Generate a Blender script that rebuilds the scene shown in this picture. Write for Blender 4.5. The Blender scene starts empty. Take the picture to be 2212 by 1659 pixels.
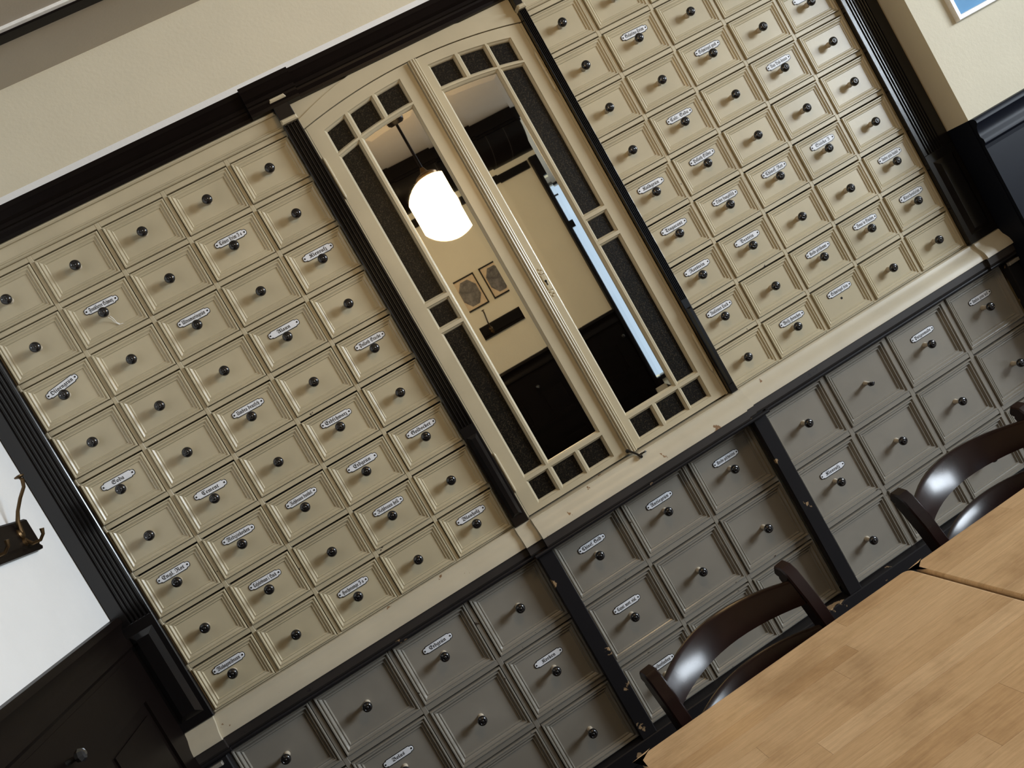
import bpy, math, random
from mathutils import Vector, Matrix
from mathutils.geometry import tessellate_polygon

random.seed(11)
SC = bpy.context.scene
COL = SC.collection
ZO = 2.35                      # the cabinet is laid out from its own datum; the floor lies 2.35 m below it
for blk in (bpy.data.objects, bpy.data.meshes, bpy.data.materials, bpy.data.lights, bpy.data.cameras):
    for b in list(blk):
        blk.remove(b)

# ------------------------------------------------------------------ camera, world, daylight, exposure
cam_d = bpy.data.cameras.new('camera')
cam_d.sensor_fit = 'HORIZONTAL'
cam_d.sensor_width = 36.0
cam_d.lens = 36.0 * 1740.0 / 2212.0
cam_d.clip_start = 0.05
cam = bpy.data.objects.new('camera', cam_d)
COL.objects.link(cam)
_r = Vector((0.85022, -0.17561, -0.49628)); _u = Vector((0.49663, -0.04511, 0.86679)); _b = Vector((-0.17461, -0.98343, 0.04886))
cam.matrix_world = Matrix(((_r.x, _u.x, _b.x, -0.12247), (_r.y, _u.y, _b.y, -2.42662), (_r.z, _u.z, _b.z, -0.78069 + ZO), (0, 0, 0, 1)))
SC.camera = cam

SC.view_settings.view_transform = 'Standard'
SC.view_settings.look = 'None'
SC.view_settings.gamma = 1.0
SC.view_settings.use_curve_mapping = False
SC.view_settings.exposure = -0.27
SC.cycles.use_denoising = True
SC.cycles.max_bounces = 8
SC.cycles.diffuse_bounces = 5

W = bpy.data.worlds.new('world'); SC.world = W; W.use_nodes = True
W.node_tree.nodes['Background'].inputs[0].default_value = (0.62, 0.80, 1.0, 1)
W.node_tree.nodes['Background'].inputs[1].default_value = 1.2

def area(name, loc, target, sx, sz, power, color):
    l = bpy.data.lights.new(name, 'AREA'); l.shape = 'RECTANGLE'; l.size = sx; l.size_y = sz
    l.energy = power; l.color = color
    o = bpy.data.objects.new(name, l); COL.objects.link(o)
    o.location = (loc[0], loc[1], loc[2] + ZO)
    d = Vector(target) - Vector(loc)
    o.rotation_euler = d.to_track_quat('-Z', 'Y').to_euler()
    return o
DAY = area('daylight_outside_window', (6.45, -3.25, -0.12), (0.2, 0.0, -1.0), 2.6, 1.25, 660, (0.82, 0.91, 1.0))
GLOBE_EMIT = 19.0
GLOBE_COL = (1.0, 0.67, 0.32)

# ------------------------------------------------------------------ materials
def nodes_of(name):
    m = bpy.data.materials.new(name); m.use_nodes = True
    nt = m.node_tree
    return m, nt, nt.nodes['Principled BSDF']
def N(nt, kind, **kw):
    n = nt.nodes.new(kind)
    for k, v in kw.items():
        setattr(n, k, v)
    return n
def ramp(nt, fac, stops):
    r = N(nt, 'ShaderNodeValToRGB')
    e = r.color_ramp.elements
    e[0].position, e[0].color = stops[0][0], (*stops[0][1], 1)
    e[1].position, e[1].color = stops[-1][0], (*stops[-1][1], 1)
    for p, c in stops[1:-1]:
        x = e.new(p); x.color = (*c, 1)
    nt.links.new(fac, r.inputs[0])
    return r.outputs[0]
def noise(nt, scale, detail=3, rough=0.55, coord='Object', stretch=None, seed_random=False):
    tc = N(nt, 'ShaderNodeTexCoord')
    src = tc.outputs[coord]
    if stretch or seed_random:
        mp = N(nt, 'ShaderNodeMapping')
        if stretch:
            mp.inputs['Scale'].default_value = stretch
        nt.links.new(src, mp.inputs['Vector'])
        if seed_random:
            oi = N(nt, 'ShaderNodeObjectInfo')
            mul = N(nt, 'ShaderNodeMath', operation='MULTIPLY'); mul.inputs[1].default_value = 37.0
            nt.links.new(oi.outputs['Random'], mul.inputs[0])
            cmb = N(nt, 'ShaderNodeCombineXYZ')
            for i in range(3):
                nt.links.new(mul.outputs[0], cmb.inputs[i])
            nt.links.new(cmb.outputs[0], mp.inputs['Location'])
        src = mp.outputs[0]
    n = N(nt, 'ShaderNodeTexNoise')
    n.inputs['Scale'].default_value = scale; n.inputs['Detail'].default_value = detail; n.inputs['Roughness'].default_value = rough
    nt.links.new(src, n.inputs['Vector'])
    return n.outputs['Fac']
def bump(nt, bsdf, fac, strength, dist=0.002):
    b = N(nt, 'ShaderNodeBump'); b.inputs['Strength'].default_value = strength; b.inputs['Distance'].default_value = dist
    nt.links.new(fac, b.inputs['Height']); nt.links.new(b.outputs[0], bsdf.inputs['Normal'])
def mix(nt, fac, a, b):
    m = N(nt, 'ShaderNodeMix', data_type='RGBA')
    nt.links.new(fac, m.inputs['Factor'])
    for s, v in ((6, a), (7, b)):
        if isinstance(v, tuple):
            m.inputs[s].default_value = (*v, 1)
        else:
            nt.links.new(v, m.inputs[s])
    return m.outputs[2]

def paint(name, c, rough=0.42, chips=0.0, chip_col=(0.05, 0.035, 0.025), var=0.06, rnd=0.05, bmp=0.10, chip_scale=26, depth_gate=None, spec=0.4):
    """brushed household paint: slight tone drift, brush relief, small chips showing the wood"""
    m, nt, bs = nodes_of(name)
    f1 = noise(nt, 7, 3, seed_random=True)
    lo = tuple(x * (1 - var) for x in c); hi = tuple(min(1, x * (1 + var)) for x in c)
    col = ramp(nt, f1, [(0.3, lo), (0.7, hi)])
    if rnd:
        oi = N(nt, 'ShaderNodeObjectInfo')
        mr = N(nt, 'ShaderNodeMapRange'); mr.inputs[3].default_value = 1 - rnd; mr.inputs[4].default_value = 1 + rnd
        nt.links.new(oi.outputs['Random'], mr.inputs[0])
        hs = N(nt, 'ShaderNodeHueSaturation')
        nt.links.new(mr.outputs[0], hs.inputs['Value']); nt.links.new(col, hs.inputs['Color'])
        col = hs.outputs[0]
    if chips:
        f2 = noise(nt, chip_scale, 4, 0.6, seed_random=True)
        fac = ramp(nt, f2, [(1 - chips, (0, 0, 0)), (1 - chips + 0.02, (1, 1, 1))])
        if depth_gate is not None:          # chips sit only on the proud edges, where things knock
            tc = N(nt, 'ShaderNodeTexCoord'); sp = N(nt, 'ShaderNodeSeparateXYZ')
            nt.links.new(tc.outputs['Object'], sp.inputs[0])
            lt = N(nt, 'ShaderNodeMath', operation='LESS_THAN'); lt.inputs[1].default_value = depth_gate
            nt.links.new(sp.outputs['Y'], lt.inputs[0])
            mu = N(nt, 'ShaderNodeMath', operation='MULTIPLY')
            nt.links.new(fac, mu.inputs[0]); nt.links.new(lt.outputs[0], mu.inputs[1])
            fac = mu.outputs[0]
        col = mix(nt, fac, col, chip_col)
    nt.links.new(col, bs.inputs['Base Color'])
    bs.inputs['Roughness'].default_value = rough; bs.inputs['Specular IOR Level'].default_value = spec
    f3 = noise(nt, 90, 3, 0.6)
    bump(nt, bs, f3, bmp, 0.0012)
    return m
def plain(name, c, rough=0.5, metal=0.0, bmp=0.0, scale=200, coat=0.0, var=0.1, spec=0.5):
    m, nt, bs = nodes_of(name)
    f = noise(nt, scale * 0.2, 3)
    col = ramp(nt, f, [(0.3, tuple(x * (1 - var) for x in c)), (0.7, tuple(min(1, x * (1 + var)) for x in c))])
    nt.links.new(col, bs.inputs['Base Color'])
    bs.inputs['Roughness'].default_value = rough; bs.inputs['Metallic'].default_value = metal
    bs.inputs['Coat Weight'].default_value = coat; bs.inputs['Specular IOR Level'].default_value = spec
    if bmp:
        bump(nt, bs, noise(nt, scale, 3), bmp, 0.001)
    return m

CREAM = (0.455, 0.395, 0.268)
M = {}
M['cream'] = paint('cream_drawer_paint', CREAM, 0.30, 0.27, depth_gate=-0.0045, spec=0.5)
M['cream_frame'] = paint('cream_frame_paint', (0.45, 0.39, 0.266), 0.38, 0.29, rnd=0, chip_scale=30)
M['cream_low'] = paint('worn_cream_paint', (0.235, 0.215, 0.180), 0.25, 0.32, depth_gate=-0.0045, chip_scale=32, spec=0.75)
M['cream_door'] = paint('cream_door_paint', (0.465, 0.405, 0.28), 0.30, 0.0, rnd=0, bmp=0.10)
M['sill'] = paint('worn_sill_paint', (0.48, 0.43, 0.325), 0.38, 0.31, (0.20, 0.11, 0.05), rnd=0, chip_scale=18)
M['brown'] = plain('dark_brown_varnish', (0.0055, 0.0035, 0.003), 0.40, bmp=0.12, scale=60, spec=0.12)
M['black_paint'] = paint('black_post_paint', (0.012, 0.011, 0.012), 0.42, 0.345, (0.30, 0.20, 0.11), rnd=0, chip_scale=14, spec=0.2)
M['fascia'] = paint('worn_dark_fascia', (0.028, 0.023, 0.020), 0.5, 0.33, (0.012, 0.010, 0.010), var=0.2, rnd=0)
M['black_gloss'] = plain('black_gloss_varnish', (0.007, 0.006, 0.006), 0.20, bmp=0.1, scale=60)
M['daylit_black'] = plain('daylight_tinted_black_gloss', (0.006, 0.0075, 0.013), 0.42, bmp=0.15, scale=50, spec=0.10)  # dark dado finish with the blue cast of daylight put into its colour
M['gap'] = plain('dark_drawer_gap', (0.006, 0.005, 0.004), 0.9)
M['knob'] = plain('black_knob_lacquer', (0.010, 0.009, 0.009), 0.22, coat=0.4)
M['knob_neck'] = plain('cream_painted_knob_neck', (0.46, 0.40, 0.31), 0.45)
M['enamel'] = plain('white_enamel', (0.74, 0.76, 0.80), 0.22, coat=0.3, var=0.04)
M['ink'] = plain('black_enamel_lettering', (0.008, 0.008, 0.010), 0.4)
M['wall'] = paint('cream_wall_paint', (0.63, 0.575, 0.44), 0.75, 0, var=0.02, rnd=0, bmp=0.5)
M['lit_wall'] = paint('lit_cream_wall_paint', (0.86, 0.80, 0.62), 0.75, 0, var=0.02, rnd=0, bmp=0.4)  # cream wall paint lightened: light falling on this wall is put into the colour
M['wall_white'] = paint('white_wall_paint', (0.78, 0.78, 0.77), 0.7, 0, var=0.02, rnd=0, bmp=0.4)
M['ceiling'] = paint('beige_ceiling_paint', (0.43, 0.385, 0.315), 0.8, 0, var=0.02, rnd=0, bmp=0.3)
M['chair'] = plain('dark_stained_chair_wood', (0.013, 0.006, 0.005), 0.22, bmp=0.05, scale=40, var=0.3, spec=0.25)
M['brass'] = plain('old_brass', (0.11, 0.07, 0.035), 0.45, 1.0, bmp=0.3, scale=80)
M['iron'] = plain('black_iron', (0.015, 0.014, 0.013), 0.4, 0.3)
M['cut_glass'] = plain('dark_cut_glass', (0.03, 0.03, 0.03), 0.03, spec=1.0)
M['white_frame'] = plain('white_frame_lacquer', (0.86, 0.86, 0.84), 0.35)
M['mount'] = plain('cream_mount_card', (0.80, 0.64, 0.44), 0.8)
M['floor'] = plain('dark_floor', (0.07, 0.04, 0.025), 0.4, bmp=0.1)

m, nt, bs = nodes_of('bevelled_mirror'); M['mirror'] = m
bs.inputs['Base Color'].default_value = (0.86, 0.87, 0.85, 1); bs.inputs['Metallic'].default_value = 1; bs.inputs['Roughness'].default_value = 0.015

m, nt, bs = nodes_of('dark_cathedral_glass'); M['dark_glass'] = m
f = noise(nt, 260, 4, 0.65); nt.links.new(ramp(nt, f, [(0.50, (0.004, 0.0035, 0.0025)), (0.80, (0.06, 0.046, 0.028))]), bs.inputs['Base Color'])
bs.inputs['Roughness'].default_value = 0.36; bs.inputs['Specular IOR Level'].default_value = 0.16; bump(nt, bs, f, 0.7, 0.001)

m, nt, bs = nodes_of('globe_glass'); M['globe'] = m
bs.inputs['Base Color'].default_value = (0.9, 0.88, 0.8, 1)
bs.inputs['Emission Color'].default_value = (*GLOBE_COL, 1); bs.inputs['Emission Strength'].default_value = GLOBE_EMIT

m, nt, bs = nodes_of('window_glass'); M['pane'] = m
tr = N(nt, 'ShaderNodeBsdfTransparent'); gl = N(nt, 'ShaderNodeBsdfGlossy'); gl.inputs['Roughness'].default_value = 0.02
fr = N(nt, 'ShaderNodeFresnel'); fr.inputs[0].default_value = 1.45
mx = N(nt, 'ShaderNodeMixShader'); nt.links.new(fr.outputs[0], mx.inputs[0]); nt.links.new(tr.outputs[0], mx.inputs[1]); nt.links.new(gl.outputs[0], mx.inputs[2])
nt.links.new(mx.outputs[0], nt.nodes['Material Output'].inputs[0])

# beech staves: each stave has its own tone, grain runs along its length
m, nt, bs = nodes_of('beech_stave'); M['beech'] = m
oi = N(nt, 'ShaderNodeObjectInfo')
g1 = noise(nt, 9, 5, 0.6, stretch=(1.2, 16, 4), seed_random=True)
g2 = noise(nt, 5, 4, 0.6, stretch=(1, 1.6, 1), seed_random=False, coord='Object')
g3 = noise(nt, 60, 3, 0.7, stretch=(0.6, 5, 1), seed_random=True)
tone = ramp(nt, oi.outputs['Random'], [(0, (0.55, 0.37, 0.20)), (0.35, (0.61, 0.43, 0.25)), (0.7, (0.68, 0.50, 0.31)), (1, (0.58, 0.40, 0.22))])
grain = ramp(nt, g1, [(0.3, (0.80, 0.76, 0.70)), (0.7, (1.08, 1.06, 1.04))])
ml = N(nt, 'ShaderNodeMix', data_type='RGBA', blend_type='MULTIPLY'); ml.inputs['Factor'].default_value = 0.75
nt.links.new(tone, ml.inputs[6]); nt.links.new(grain, ml.inputs[7])
geo = N(nt, 'ShaderNodeNewGeometry')
sn = N(nt, 'ShaderNodeTexNoise'); sn.inputs['Scale'].default_value = 6.5; sn.inputs['Detail'].default_value = 5; sn.inputs['Roughness'].default_value = 0.6
nt.links.new(geo.outputs['Position'], sn.inputs['Vector'])
stain = ramp(nt, sn.outputs['Fac'], [(0.50, (1, 1, 1)), (0.68, (0.72, 0.68, 0.63))])
ml2 = N(nt, 'ShaderNodeMix', data_type='RGBA', blend_type='MULTIPLY'); ml2.inputs['Factor'].default_value = 0.85
nt.links.new(ml.outputs[2], ml2.inputs[6]); nt.links.new(stain, ml2.inputs[7])
fine = ramp(nt, g3, [(0.35, (0.92, 0.90, 0.88)), (0.6, (1, 1, 1))])
ml3 = N(nt, 'ShaderNodeMix', data_type='RGBA', blend_type='MULTIPLY'); ml3.inputs['Factor'].default_value = 1
nt.links.new(ml2.outputs[2], ml3.inputs[6]); nt.links.new(fine, ml3.inputs[7])
nt.links.new(ml3.outputs[2], bs.inputs['Base Color'])
bs.inputs['Roughness'].default_value = 0.42
bump(nt, bs, g3, 0.12, 0.0008)

m, nt, bs = nodes_of('blue_poster_print'); M['poster'] = m
f = noise(nt, 3, 4); nt.links.new(ramp(nt, f, [(0.3, (0.10, 0.27, 0.50)), (0.7, (0.15, 0.34, 0.57))]), bs.inputs['Base Color']); bs.inputs['Roughness'].default_value = 0.6; bs.inputs['Specular IOR Level'].default_value = 0.1
m, nt, bs = nodes_of('grey_photo_print'); M['photo'] = m
f = noise(nt, 22, 5, 0.7); nt.links.new(ramp(nt, f, [(0.35, (0.06, 0.055, 0.05)), (0.65, (0.24, 0.22, 0.20))]), bs.inputs['Base Color']); bs.inputs['Roughness'].default_value = 0.4

# ------------------------------------------------------------------ mesh helpers
class MB:
    def __init__(s):
        s.v, s.f, s.m = [], [], []
    def add(s, vs, fs, mat=0):
        o = len(s.v); s.v += [tuple(p) for p in vs]
        for f in fs:
            s.f.append(tuple(o + i for i in f)); s.m.append(mat)
        return s
    def box(s, x0, x1, y0, y1, z0, z1, mat=0, c=0.0):
        """box, optionally with its four front (low y) edges chamfered by c"""
        if c <= 0:
            vs = [(x, y, z) for x in (x0, x1) for y in (y0, y1) for z in (z0, z1)]
            return s.add(vs, [(0, 1, 3, 2), (4, 6, 7, 5), (0, 4, 5, 1), (2, 3, 7, 6), (0, 2, 6, 4), (1, 5, 7, 3)], mat)
        def ring(i, y):
            return [(x0 + i, y, z0 + i), (x1 - i, y, z0 + i), (x1 - i, y, z1 - i), (x0 + i, y, z1 - i)]
        return s.rings([ring(0, y1), ring(0, y0 + c), ring(c, y0)], mat)
    def rings(s, rs, mat=0, cap0=True, cap1=True, closed=True):
        n = len(rs[0]); vs = [p for r in rs for p in r]; fs = []
        for k in range(len(rs) - 1):
            for i in range(n if closed else n - 1):
                j = (i + 1) % n
                fs.append((k * n + i, k * n + j, (k + 1) * n + j, (k + 1) * n + i))
        if cap0: fs.append(tuple(range(n))[::-1])
        if cap1: fs.append(tuple((len(rs) - 1) * n + i for i in range(n)))
        return s.add(vs, fs, mat)
    def rect_profile(s, w, h, prof, cx=0, cz=0, mat=0):
        """mitred rectangular moulding: prof = [(inset, y)], the last ring is closed by a flat panel"""
        rs = []
        for d, y in prof:
            a, b = w / 2 - d, h / 2 - d
            rs.append([(cx - a, y, cz - b), (cx + a, y, cz - b), (cx + a, y, cz + b), (cx - a, y, cz + b)])
        return s.rings(rs, mat, cap0=False)
    def ext_x(s, prof, x0, x1, mat=0):
        return s.rings([[(x0, y, z) for y, z in prof], [(x1, y, z) for y, z in prof]], mat)
    def ext_y(s, prof, y0, y1, mat=0):
        return s.rings([[(x, y0, z) for x, z in prof], [(x, y1, z) for x, z in prof]], mat)
    def ext_z(s, prof, z0, z1, mat=0):
        return s.rings([[(x, y, z0) for x, y in prof], [(x, y, z1) for x, y in prof]], mat)
    def lathe(s, prof, axis='y', c=(0, 0, 0), n=20, mats=None):
        rs = []
        for r, t in prof:
            ring = []
            for i in range(n):
                a = 2 * math.pi * i / n
                u, w = r * math.cos(a), r * math.sin(a)
                ring.append({'y': (c[0] + u, c[1] + t, c[2] + w), 'z': (c[0] + u, c[1] + w, c[2] + t), 'x': (c[0] + t, c[1] + u, c[2] + w)}[axis])
            rs.append(ring)
        for k in range(len(rs) - 1):
            s.rings([rs[k], rs[k + 1]], mats[k] if mats else 0, cap0=(k == 0), cap1=(k == len(rs) - 2))
        return s
    def tube(s, pts, rad, n=10, mat=0):
        rs = []
        pts = [Vector(p) for p in pts]
        up = Vector((0.3, 0.2, 0.93))
        for i, p in enumerate(pts):
            t = (pts[min(i + 1, len(pts) - 1)] - pts[max(i - 1, 0)]).normalized()
            a = t.cross(up)
            if a.length < 1e-3: a = t.cross(Vector((1, 0, 0)))
            a.normalize(); b = t.cross(a)
            r = rad[i] if isinstance(rad, (list, tuple)) else rad
            rs.append([tuple(p + a * (r * math.cos(2 * math.pi * k / n)) + b * (r * math.sin(2 * math.pi * k / n))) for k in range(n)])
        return s.rings(rs, mat)
    def poly_holes(s, loops, y, mat=0):
        """flat polygon with holes in the plane y; loops of (x, z)"""
        flat = [p for l in loops for p in l]
        tris = tessellate_polygon([[Vector((a, b, 0)) for a, b in l] for l in loops])
        return s.add([(a, y, b) for a, b in flat], [tuple(t) for t in tris], mat)

WL = {}                     # world position of each object's origin
def recalc(me):
    import bmesh
    bm = bmesh.new(); bm.from_mesh(me)
    bmesh.ops.recalc_face_normals(bm, faces=bm.faces)
    bm.to_mesh(me); bm.free()
def smooth(me, deg):
    me.polygons.foreach_set('use_smooth', [True] * len(me.polygons))
    me.set_sharp_from_angle(angle=math.radians(deg))
def mesh_of(name, mb, mats, sm=None, fix=True, weld=False):
    me = bpy.data.meshes.new(name)
    me.from_pydata(mb.v, [], mb.f)
    for mm in (mats if isinstance(mats, (list, tuple)) else [mats]):
        me.materials.append(M[mm])
    me.polygons.foreach_set('material_index', mb.m)
    if weld:
        import bmesh
        bm = bmesh.new(); bm.from_mesh(me); bmesh.ops.remove_doubles(bm, verts=bm.verts, dist=1e-5); bm.to_mesh(me); bm.free()
    if fix: recalc(me)
    if sm: smooth(me, sm)
    me.update()
    return me
def tag(o, label=None, cat=None, group=None, kind=None):
    if label: o['label'] = label
    if cat: o['category'] = cat
    if group: o['group'] = group
    if kind: o['kind'] = kind
    return o
def thing(name, loc, label, cat, group=None, rz=0):
    o = bpy.data.objects.new(name, None); COL.objects.link(o)
    o.location = loc; o.rotation_euler = (0, 0, rz); o.empty_display_size = 0.05
    WL[o.name] = Vector(loc)
    return tag(o, label, cat, group)
def put(name, me, parent=None, loc=(0, 0, 0), rot=(0, 0, 0), label=None):
    """place a mesh (built round its own origin) with its origin at loc, in scene coordinates"""
    o = bpy.data.objects.new(name, me); COL.objects.link(o)
    WL[o.name] = Vector(loc)
    if parent is not None:
        o.parent = parent; o.location = Vector(loc) - WL[parent.name]
    else:
        o.location = loc
    o.rotation_euler = rot
    if label: o['label'] = label
    return o
def part(name, mb, mats, parent=None, sm=None, label=None, fix=True, weld=False):
    """a mesh built in scene coordinates; its origin goes to the middle of its box"""
    c = [(min(p[i] for p in mb.v) + max(p[i] for p in mb.v)) / 2 for i in range(3)]
    mb.v = [(p[0] - c[0], p[1] - c[1], p[2] - c[2]) for p in mb.v]
    return put(name, mesh_of(name, mb, mats, sm, fix, weld), parent, c, label=label)
def struct(name, mb, mats, sm=None):
    return tag(part(name, mb, mats, None, sm), kind='structure')

# ------------------------------------------------------------------ room shell
CEIL = 0.53; FLR = -ZO; YF = -2.776; XR = 6.0; RET = 2.05; RY = -0.12; DADO = -0.905
def LX(x, z):               # a spot on the wall opposite the cabinet
    return (-0.122 + 0.913 * (x + 0.122), -0.781 + 0.913 * (z + 0.781))

YD = -6.30                  # the room runs deeper towards the street beyond the panelled wall's end
struct('floor', MB().box(-1.1, XR + 0.1, YD - 0.1, 0.16, FLR - 0.1, FLR), 'floor')
struct('wall_back', MB().box(-1.0, RET, 0.06, 0.16, FLR, 0.18).box(-1.0, RET, 0.0, 0.16, 0.18, CEIL), 'wall')
wl = struct('wall_left', MB().box(-1.12, -1.0, YF - 0.1, 0.16, FLR, CEIL), 'wall_white')
wr = struct('wall_right', MB().box(RET, XR, RY, 0.16, FLR, CEIL), 'wall')
EY0, EY1, EZ0, EZ1 = -4.55, -1.75, -0.95, 0.48
struct('wall_right_end', MB().box(XR, XR + 0.12, YD - 0.1, EY0, FLR, CEIL).box(XR, XR + 0.12, EY1, 0.16, FLR, CEIL)
       .box(XR, XR + 0.12, EY0, EY1, FLR, EZ0).box(XR, XR + 0.12, EY0, EY1, EZ1, CEIL), 'wall')
w2 = struct('window_2', MB().box(XR - 0.03, XR, EY0 - 0.05, EY0, EZ0 - 0.05, EZ1 + 0.04).box(XR - 0.03, XR, EY1, EY1 + 0.05, EZ0 - 0.05, EZ1 + 0.04)
            .box(XR - 0.03, XR, EY0, EY1, EZ1, EZ1 + 0.04).box(XR - 0.05, XR, EY0, EY1, EZ0 - 0.05, EZ0), 'brown')
for i in range(3):
    a, c = EY0 + (EY1 - EY0) * i / 3, EY0 + (EY1 - EY0) * (i + 1) / 3
    if i:
        part('mullion', MB().box(XR + 0.02, XR + 0.08, a - 0.025, a + 0.025, EZ0, EZ1), 'brown', w2)
    part('pane', MB().box(XR + 0.048, XR + 0.052, a + (0.025 if i else 0), c - (0.025 if i < 2 else 0), EZ0, EZ1), 'pane', w2)
ceil = struct('ceiling', MB().box(-1.12, XR + 0.12, YD - 0.1, 0.16, CEIL, CEIL + 0.1), 'ceiling')
b = MB().box(-1.0, RET, -0.250, -0.214, CEIL - 0.014, CEIL)
part('ceiling_batten', b, 'brown', ceil, label='dark batten across the ceiling')
part('ceiling_bead', MB().box(-1.0, RET, -0.262, -0.250, CEIL - 0.008, CEIL), 'white_frame', ceil, label='thin white bead beside the dark batten')
struct('trim_1', MB().box(-0.998, RET - 0.002, -0.005, 0.0, 0.222, 0.262), 'wall_white')

# opposite wall (reflected in the mirrors), ending in a narrow glazed screen; the street windows stand beyond it
SX0, SX1, SZ0, SZ1 = 1.685, 1.745, -1.50, 0.06
wf = struct('wall_front', MB().box(-1.0, SX0, YF - 0.1, YF, FLR, CEIL).box(SX0, SX1 + 0.07, YF - 0.1, YF, SZ1, CEIL).box(SX0, SX1, YF - 0.1, YF, FLR, SZ0), 'lit_wall')
scr = struct('door_1', MB().box(SX0 - 0.028, SX0, YF, YF + 0.035, SZ0 - 0.12, SZ1 + 0.15).box(SX0, SX1 + 0.07, YF, YF + 0.03, SZ1, SZ1 + 0.15).box(SX0, SX1, YF, YF + 0.04, SZ0 - 0.10, SZ0)
             .box(SX1, SX1 + 0.07, YF - 0.02, YF + 0.035, FLR, SZ1), 'brown')
part('transom', MB().box(SX0, SX1, YF - 0.02, YF + 0.02, -0.335, -0.285), 'brown', scr)
part('glazing_bar', MB().box(SX0, SX1, YF - 0.02, YF + 0.0, -0.095, -0.085), 'brown', scr)
for z0, z1 in ((SZ0, -0.335), (-0.285, -0.095), (-0.085, SZ1)):
    part('pane', MB().box(SX0, SX1, YF - 0.012, YF - 0.008, z0, z1), 'pane', scr)
struct('wall_inner', MB().box(1.55, 1.684, YD, YF - 0.1, FLR, CEIL), 'wall')
WX0, WX1, WZ0, WZ1 = 2.55, 3.95, -2.00, 0.50
struct('wall_street', MB().box(1.55, WX0, YD - 0.1, YD, FLR, CEIL).box(WX1, XR, YD - 0.1, YD, FLR, CEIL)
       .box(WX0, WX1, YD - 0.1, YD, FLR, WZ0).box(WX0, WX1, YD - 0.1, YD, WZ1, CEIL), 'wall')
win = struct('window_1', MB().box(WX0 - 0.05, WX0, YD, YD + 0.03, WZ0 - 0.05, WZ1 + 0.05).box(WX1, WX1 + 0.05, YD, YD + 0.03, WZ0 - 0.05, WZ1 + 0.05)
             .box(WX0, WX1, YD, YD + 0.03, WZ1, WZ1 + 0.05).box(WX0, WX1, YD, YD + 0.05, WZ0 - 0.05, WZ0), 'brown')
xs = [WX0, (WX0 + WX1) / 2, WX1]
for x in xs[1:-1]:
    part('mullion', MB().box(x - 0.025, x + 0.025, YD - 0.08, YD - 0.02, WZ0, WZ1), 'brown', win)
for i in range(2):
    part('pane', MB().box(xs[i] + (0.025 if i else 0), xs[i + 1] - (0.025 if i < 1 else 0), YD - 0.052, YD - 0.048, WZ0, WZ1), 'pane', win)
# dark cove, cornice, picture rail and panelling on the opposite wall
part('cornice', MB().box(-0.99, 1.86, YF, -2.585, 0.452, CEIL - 0.002).box(-0.99, 1.86, YF, -2.60, 0.436, 0.452), 'brown', wf)
pr = [(-2.776, 0.249)] + [(-2.62 - 0.156 * (1 - math.sin(t * math.pi / 16)) , 0.249 + 0.187 * (1 - math.cos(t * math.pi / 16))) for t in range(9)] + [(-2.776, 0.436)]
part('cove_panel', MB().ext_x(pr, -0.99, 1.86), 'brown', wf, sm=30, label='curved dark brown cove')
for x in (0.75, 1.05, 1.30, 1.43, 1.56, 1.75):
    b = MB()
    for k in range(8):
        (ya, za), (yb, zb) = pr[1 + k], pr[2 + k]
        b.add([(x - .002, ya + .003, za), (x + .002, ya + .003, za), (x + .002, yb + .003, zb), (x - .002, yb + .003, zb)], [(0, 1, 2, 3)])
    part('cove_rib', b, 'fascia', wf)
part('picture_rail', MB().box(-0.99, 1.64, YF, YF + 0.02, 0.149, 0.204), 'brown', wf)
def panelling(wall, axis, pos, sgn, a0, a1, ztop, cells, mat, pz=(-1.07, -1.36), pz2=(-1.50, -2.10)):
    """dark dado: board, cap rail, recessed-and-fielded panels. axis 'y' runs along Y on a wall x = pos"""
    def bx(u0, u1, d0, d1, z0, z1):
        q0, q1 = sorted((pos + sgn * d0, pos + sgn * d1))
        return (q0, q1, u0, u1, z0, z1) if axis == 'y' else (u0, u1, q0, q1, z0, z1)
    part('dado_board', MB().box(*bx(a0, a1, 0.0, 0.004, FLR + 0.002, ztop)), mat, wall)
    cp = [(0.004, 0.0), (0.020, -0.003), (0.026, -0.012), (0.026, -0.020), (0.017, -0.032), (0.012, -0.048), (0.012, -0.066), (0.019, -0.076), (0.019, -0.090), (0.012, -0.098), (0.011, -0.110), (0.004, -0.110)]
    cp = [(pos + sgn * d, ztop + z) for d, z in cp]
    part('cap_rail', MB().ext_y(cp, a0, a1) if axis == 'y' else MB().ext_x(cp, a0, a1), mat, wall, sm=35)
    rail = lambda z0, z1, d=0.012: part('rail', MB().box(*bx(a0, a1, 0.004, d, z0, z1)), mat, wall)
    rail(pz[0], ztop - 0.11); rail(pz2[0], pz[1]); rail(FLR + 0.002, pz2[1])
    rail(pz[1] - 0.052, pz[1] - 0.035, 0.018)
    cs = sorted(cells); edges = [a0] + [e for c in cs for e in c] + [a1]
    for k in range(0, len(edges), 2):
        for z0, z1 in ((pz[1], pz[0]), (pz2[1], pz2[0])):
            part('stile', MB().box(*bx(edges[k], edges[k + 1], 0.004, 0.012, z0, z1)), mat, wall)
    for c in cs:
        for z0, z1 in ((pz[1], pz[0]), (pz2[1], pz2[0])):
            part('field_panel', MB().box(*bx(c[0] + 0.030, c[1] - 0.030, 0.004, 0.009, z0 + 0.03, z1 - 0.03)), mat, wall)
panelling(wl, 'y', -1.0, 1, -2.7, -0.004, DADO, [(-0.46, -0.13), (-0.98, -0.64), (-1.5, -1.14), (-2.1, -1.66)], 'brown', pz=(-1.13, -1.36))
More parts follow.
